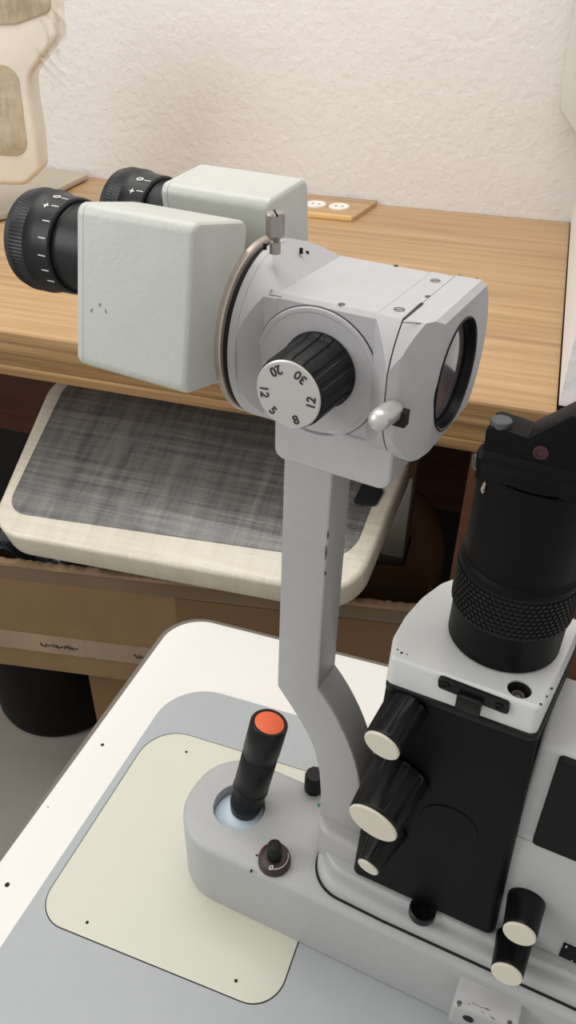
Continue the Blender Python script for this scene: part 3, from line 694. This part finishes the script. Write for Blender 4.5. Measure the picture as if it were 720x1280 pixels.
m = MB(); q = tp2(459, 620)
m.prism(rpoly([(q[0]-.016, q[1]-.02), (q[0]+.014, q[1]-.014), (q[0]+.020, q[1]+.014), (q[0]-.01, q[1]+.018)], .007), 0, .003, bev=.001); m.build('pad_hole', BLACKBAG, tr)
tri = TRM.inverted()
m = MB(); m.box((-.135, .93, -.225), (-.100, .99, -.07), bev=.004); m.build('support_post', CREAMPL, tr, M=tri)
m = MB(); m.box((-.145, .922, -.235), (-.098, .995, -.212), bev=.004); m.build('post_foot', BAND, tr, M=tri)

# cardboard box the tray rests on
BX = Frame((-.35, .728, 0), 8.7)
bx = empty('cardboard_box', BX.mat() @ T(0, 0, -.37), 'open taped cardboard box under the desk holding the wrapped tray', 'box')
XM = T(0, 0, .37)
m = MB()
m.box((-.36, 0, -.375), (.32, .006, -.168), XM); m.box((-.36, .12, -.375), (.32, .126, -.20), XM)
m.box((-.36, .006, -.375), (-.354, .12, -.20), XM); m.box((.314, .006, -.375), (.32, .12, -.20), XM); m.box((-.354, .006, -.375), (.314, .12, -.369), XM)
m.build('box_body', CARD, bx)
# torn fluted rim
m = MB(); n = 120; secs = []; random.seed(5)
for i in range(n+1):
    x = -.362+.684*i/n; j = random.uniform(-.0015, .0015)
    secs.append([(x, -.0015, -.172), (x, .0085, -.172), (x, .0085, -.165+j), (x, .004, -.163+j*1.5), (x, -.0015, -.166+j)])
m.loft(secs, XM); m.build('torn_rim', CARDE, bx, 60)
m = MB(); m.box((-.3605, -.001, -.195), (.3205, 0, -.173), XM); m.build('tape_strip', CARDT, bx)
m = MB(); random.seed(8); secs = []
for i in range(81):
    x = -.3605+.681*i/80; j = random.uniform(-.0012, .0005)
    secs.append([(x, -.0012+j, -.335), (x, -.0015+j, -.318), (x, -.0010+j, -.300), (x, .001, -.300), (x, .001, -.335)])
m.loft(secs, XM); m.build('lower_tape', TAPEM, bx, 60)
for x0, n_ in ((-.245, 60), (-.10, 40)):
    m = MB(); pts = [(x0+.0035*math.sin(t*2.3)+t*.0022, -.0026, -.3185+.0045*math.sin(t*2.9+x0*40)*(.6+.4*math.sin(t*.7))) for t in [i*.45 for i in range(n_)]]
    m.tube(pts, .0005, 5); m.build('pen_scribble', INK, bx, M=XM)
m = MB(); m.box((-.03, -.0012, -.30), (.3205, 0, -.196), XM); m.build('tape_patch', CARDO, bx)

lb2 = MB(); lb2.box((-.18, 0, 0), (.14, .12, .355), bev=.004)
o = lb2.build('cardboard_box', CARDO); o.matrix_world = T(-.38, .76, FLOOR) @ Matrix.Rotation(math.radians(6), 4, 'Z'); tag(o, 'lower brown cardboard box standing on the floor in shadow beneath the taped box', 'box')
m = MB(); m.lathe([(.10, 0), (.126, .006), (.130, .02), (.130, .30), (.126, .318), (.115, .322), (0, .322)], None, 0, 64)
o = m.build('round_container', BLACK); o.matrix_world = T(-.765, .935, FLOOR); tag(o, 'black round container standing on the floor left of the lower cardboard box', 'container')
# black plastic sheet in the box
m = MB(); g = 26; secs = []
random.seed(2)
bmm = bmesh.new(); bmesh.ops.create_grid(bmm, x_segments=30, y_segments=16, size=.5)
for v_ in bmm.verts:
    v_.co.x *= .22; v_.co.y *= .085; v_.co.z = .012*math.sin(v_.co.x*70+v_.co.y*30)+.008*math.sin(v_.co.y*120)+random.uniform(-.003, .003)
ex2 = bmesh.ops.solidify(bmm, geom=bmm.faces[:], thickness=.0015)
m._merge(bmm, None, 0)
o = m.build('plastic_sheet', BLACKBAG, None, 60); o.matrix_world = T(-.585, .752, -.183); tag(o, 'crumpled dark plastic sheet in the left end of the taped cardboard box', 'plastic sheet')
# tan round seat behind
rs = empty('round_stool', T(-.160, 1.03, FLOOR), 'dull tan round-topped stool in the shade behind the cream tray', 'stool')
m = MB()
m.lathe([(0, -.026), (.09, -.026), (.112, -.02), (.119, -.006), (.119, .006), (.112, .02), (.09, .026), (0, .028)], T(0, 0, -.30-FLOOR) @ Matrix.Rotation(math.radians(28), 4, 'X') @ Matrix.Scale(1.25, 4, (0, 1, 0)), 0, 72)
m.build('seat', TAN, rs, 60)
m = MB(); m.lathe([(.10, 0), (.10, .02), (.03, .03), (.02, .05), (.02, -.32-FLOOR)], None, 0, 40); m.build('pedestal', BAND, rs)

# board and wrapped frame at the upper left on the desk
a = [atz(-40, 292, .168), atz(0, 271, .168), atz(103, 213, .168), atz(62, 205, .168)]
m = MB(); B4 = [(a[1].x-.1, a[1].y-.055), (a[2].x-.005, 1.38), (a[2].x-.03, 1.465), (-1.35, 1.462), (-1.35, a[1].y-.06)]
B4 = [(-.92, .98), (-.845, 1.15), (a[2].x+.03, 1.455), (a[2].x-.02, 1.465), (-1.3, 1.465), (-1.3, .98)]
m.prism(rpoly(B4, [.01, .02, .02, .005, .01, .01], 5), .160, .170, bev=.002)
o = m.build('flat_board', mat('beige_board', (190, 180, 160), .45, var=.06, scale=20)); tag(o, 'flat beige board lying on the desk under the wrapped cream frame', 'board')
UF = Frame((-.80, 1.15, .1705), 20)
uf = empty('padded_stand', UF.mat(), 'cream padded frame in clear plastic film standing at the left end of the desk', 'frame')
def ufp(x, y, v=0):
    q = UF.V(x, y, v); return (q.x, q.z)
out = [ufp(54, 212), ufp(50, 165), ufp(43, 125), ufp(40, 95), ufp(58, 70), ufp(76, 45), ufp(72, -20), ufp(-90, -40), ufp(-90, 200), ufp(-10, 228), ufp(35, 229)]
m = MB(); m.prism(rpoly(out, [.02, .04, .03, .03, .03, .014, .01, .01, .02, .03, .03], 8), -.02, .05, AX['y'], bev=.009, seg=5); fr = m.build('frame', CREAMPL, uf, 40)
inn = [ufp(36, 196, -.02), ufp(30, 150, -.02), ufp(22, 84, -.02), ufp(-60, 70, -.02), ufp(-60, 190, -.02)]
m = MB(); m.prism(rpoly(inn, .022, 8), -.0212, -.0195, AX['y'], bev=.0008); m.build('wrapped_panel', FILMB, uf)
inn = [ufp(64, 14, -.02), ufp(62, -20, -.02), ufp(-60, -30, -.02), ufp(-60, 32, -.02), ufp(20, 30, -.02)]
m = MB(); m.prism(rpoly(inn, .014, 8), -.0225, -.0195, AX['y'], bev=.001); m.build('wrapped_headpad', FILMB, uf)
# loose film, crumpled
bmm = bmesh.new(); bmesh.ops.create_grid(bmm, x_segments=24, y_segments=36, size=.5)
random.seed(4)
c0, c1 = ufp(78, -10, -.02), ufp(60, 110, -.02)
for v_ in bmm.verts:
    x, y = v_.co.x, v_.co.y
    v_.co = Vector((c1[0]-.004+(x+.5)*.035+.008*math.sin(y*9), -.012+.010*math.sin(x*14+y*22)+random.uniform(-.003, .003), c1[1]+(y+.5)*(c0[1]-c1[1])))
m = MB(); m._merge(bmm, None, 0); m.build('clear_film', CLEARF, uf, 80)

# pale box hanging at the upper right
P5 = [atz(0, 0, 0)]*0
YB = 1.36
def yb(x, y): q = hit(x, y, Vector((0, YB, 0)), Vector((0, 1, 0))); return (q.x, q.z)
pts = [yb(724, -60), yb(717, 20), yb(709, 65), yb(701, 105), yb(699, 137)]
e_ = pts[-1]
out = pts + [(.0520, e_[1]-.055), (.0520, pts[0][1])]
m = MB(); m.prism(out[::-1], YB, 1.468, AX['y'], bev=.004, seg=3)
o = m.build('wall_unit', PLASTER2, None, 30); tag(o, 'smooth pale grey unit mounted on the wall at the upper right', 'wall unit')

# ================================================================ LIGHT
def area(name, loc, rot, sx, sy, W, col):
    L = bpy.data.lights.new(name, 'AREA'); L.shape = 'RECTANGLE'; L.size = sx; L.size_y = sy; L.energy = W; L.color = col
    o = bpy.data.objects.new(name, L); COL.objects.link(o); o.location = loc; o.rotation_euler = rot; return o
area('ceiling_lamp', (-.35, .62, 1.68), (0, 0, 0), 1.5, 1.0, 18.5, (1, .985, .965))
area('front_fill_light', (-1.7, -.5, 1.15), (math.radians(55), 0, math.radians(-62)), 1.0, 1.0, 15, (.97, .985, 1))  # unseen fill light from the left front, added to brighten camera-facing sides
w = bpy.data.worlds.new('w'); bpy.context.scene.world = w; w.use_nodes = True
w.node_tree.nodes['Background'].inputs['Color'].default_value = (1, .985, .97, 1); w.node_tree.nodes['Background'].inputs['Strength'].default_value = .62

# ================================================================ CAMERA
cd = bpy.data.cameras.new('camera'); cd.sensor_fit = 'VERTICAL'; cd.sensor_height = 36; cd.lens = F_PX*36/1280; cd.clip_start = .01
co = bpy.data.objects.new('camera', cd); COL.objects.link(co)
cm = Matrix.Identity(4)
for i, a in enumerate((rt, up, -fw)):
    for j in range(3): cm[j][i] = a[j]
co.matrix_world = Matrix.Translation(CAM) @ cm
bpy.context.scene.camera = co
# lift everything so that the floor is at zero
bpy.context.view_layer.update()
for o in COL.objects:
    if o.parent is None: o.matrix_world = T(0, 0, TABLE_H) @ o.matrix_world
sc = bpy.context.scene
sc.view_settings.view_transform = 'Standard'; sc.view_settings.look = 'None'; sc.view_settings.gamma = 1
sc.view_settings.use_curve_mapping = False; sc.view_settings.exposure = 0
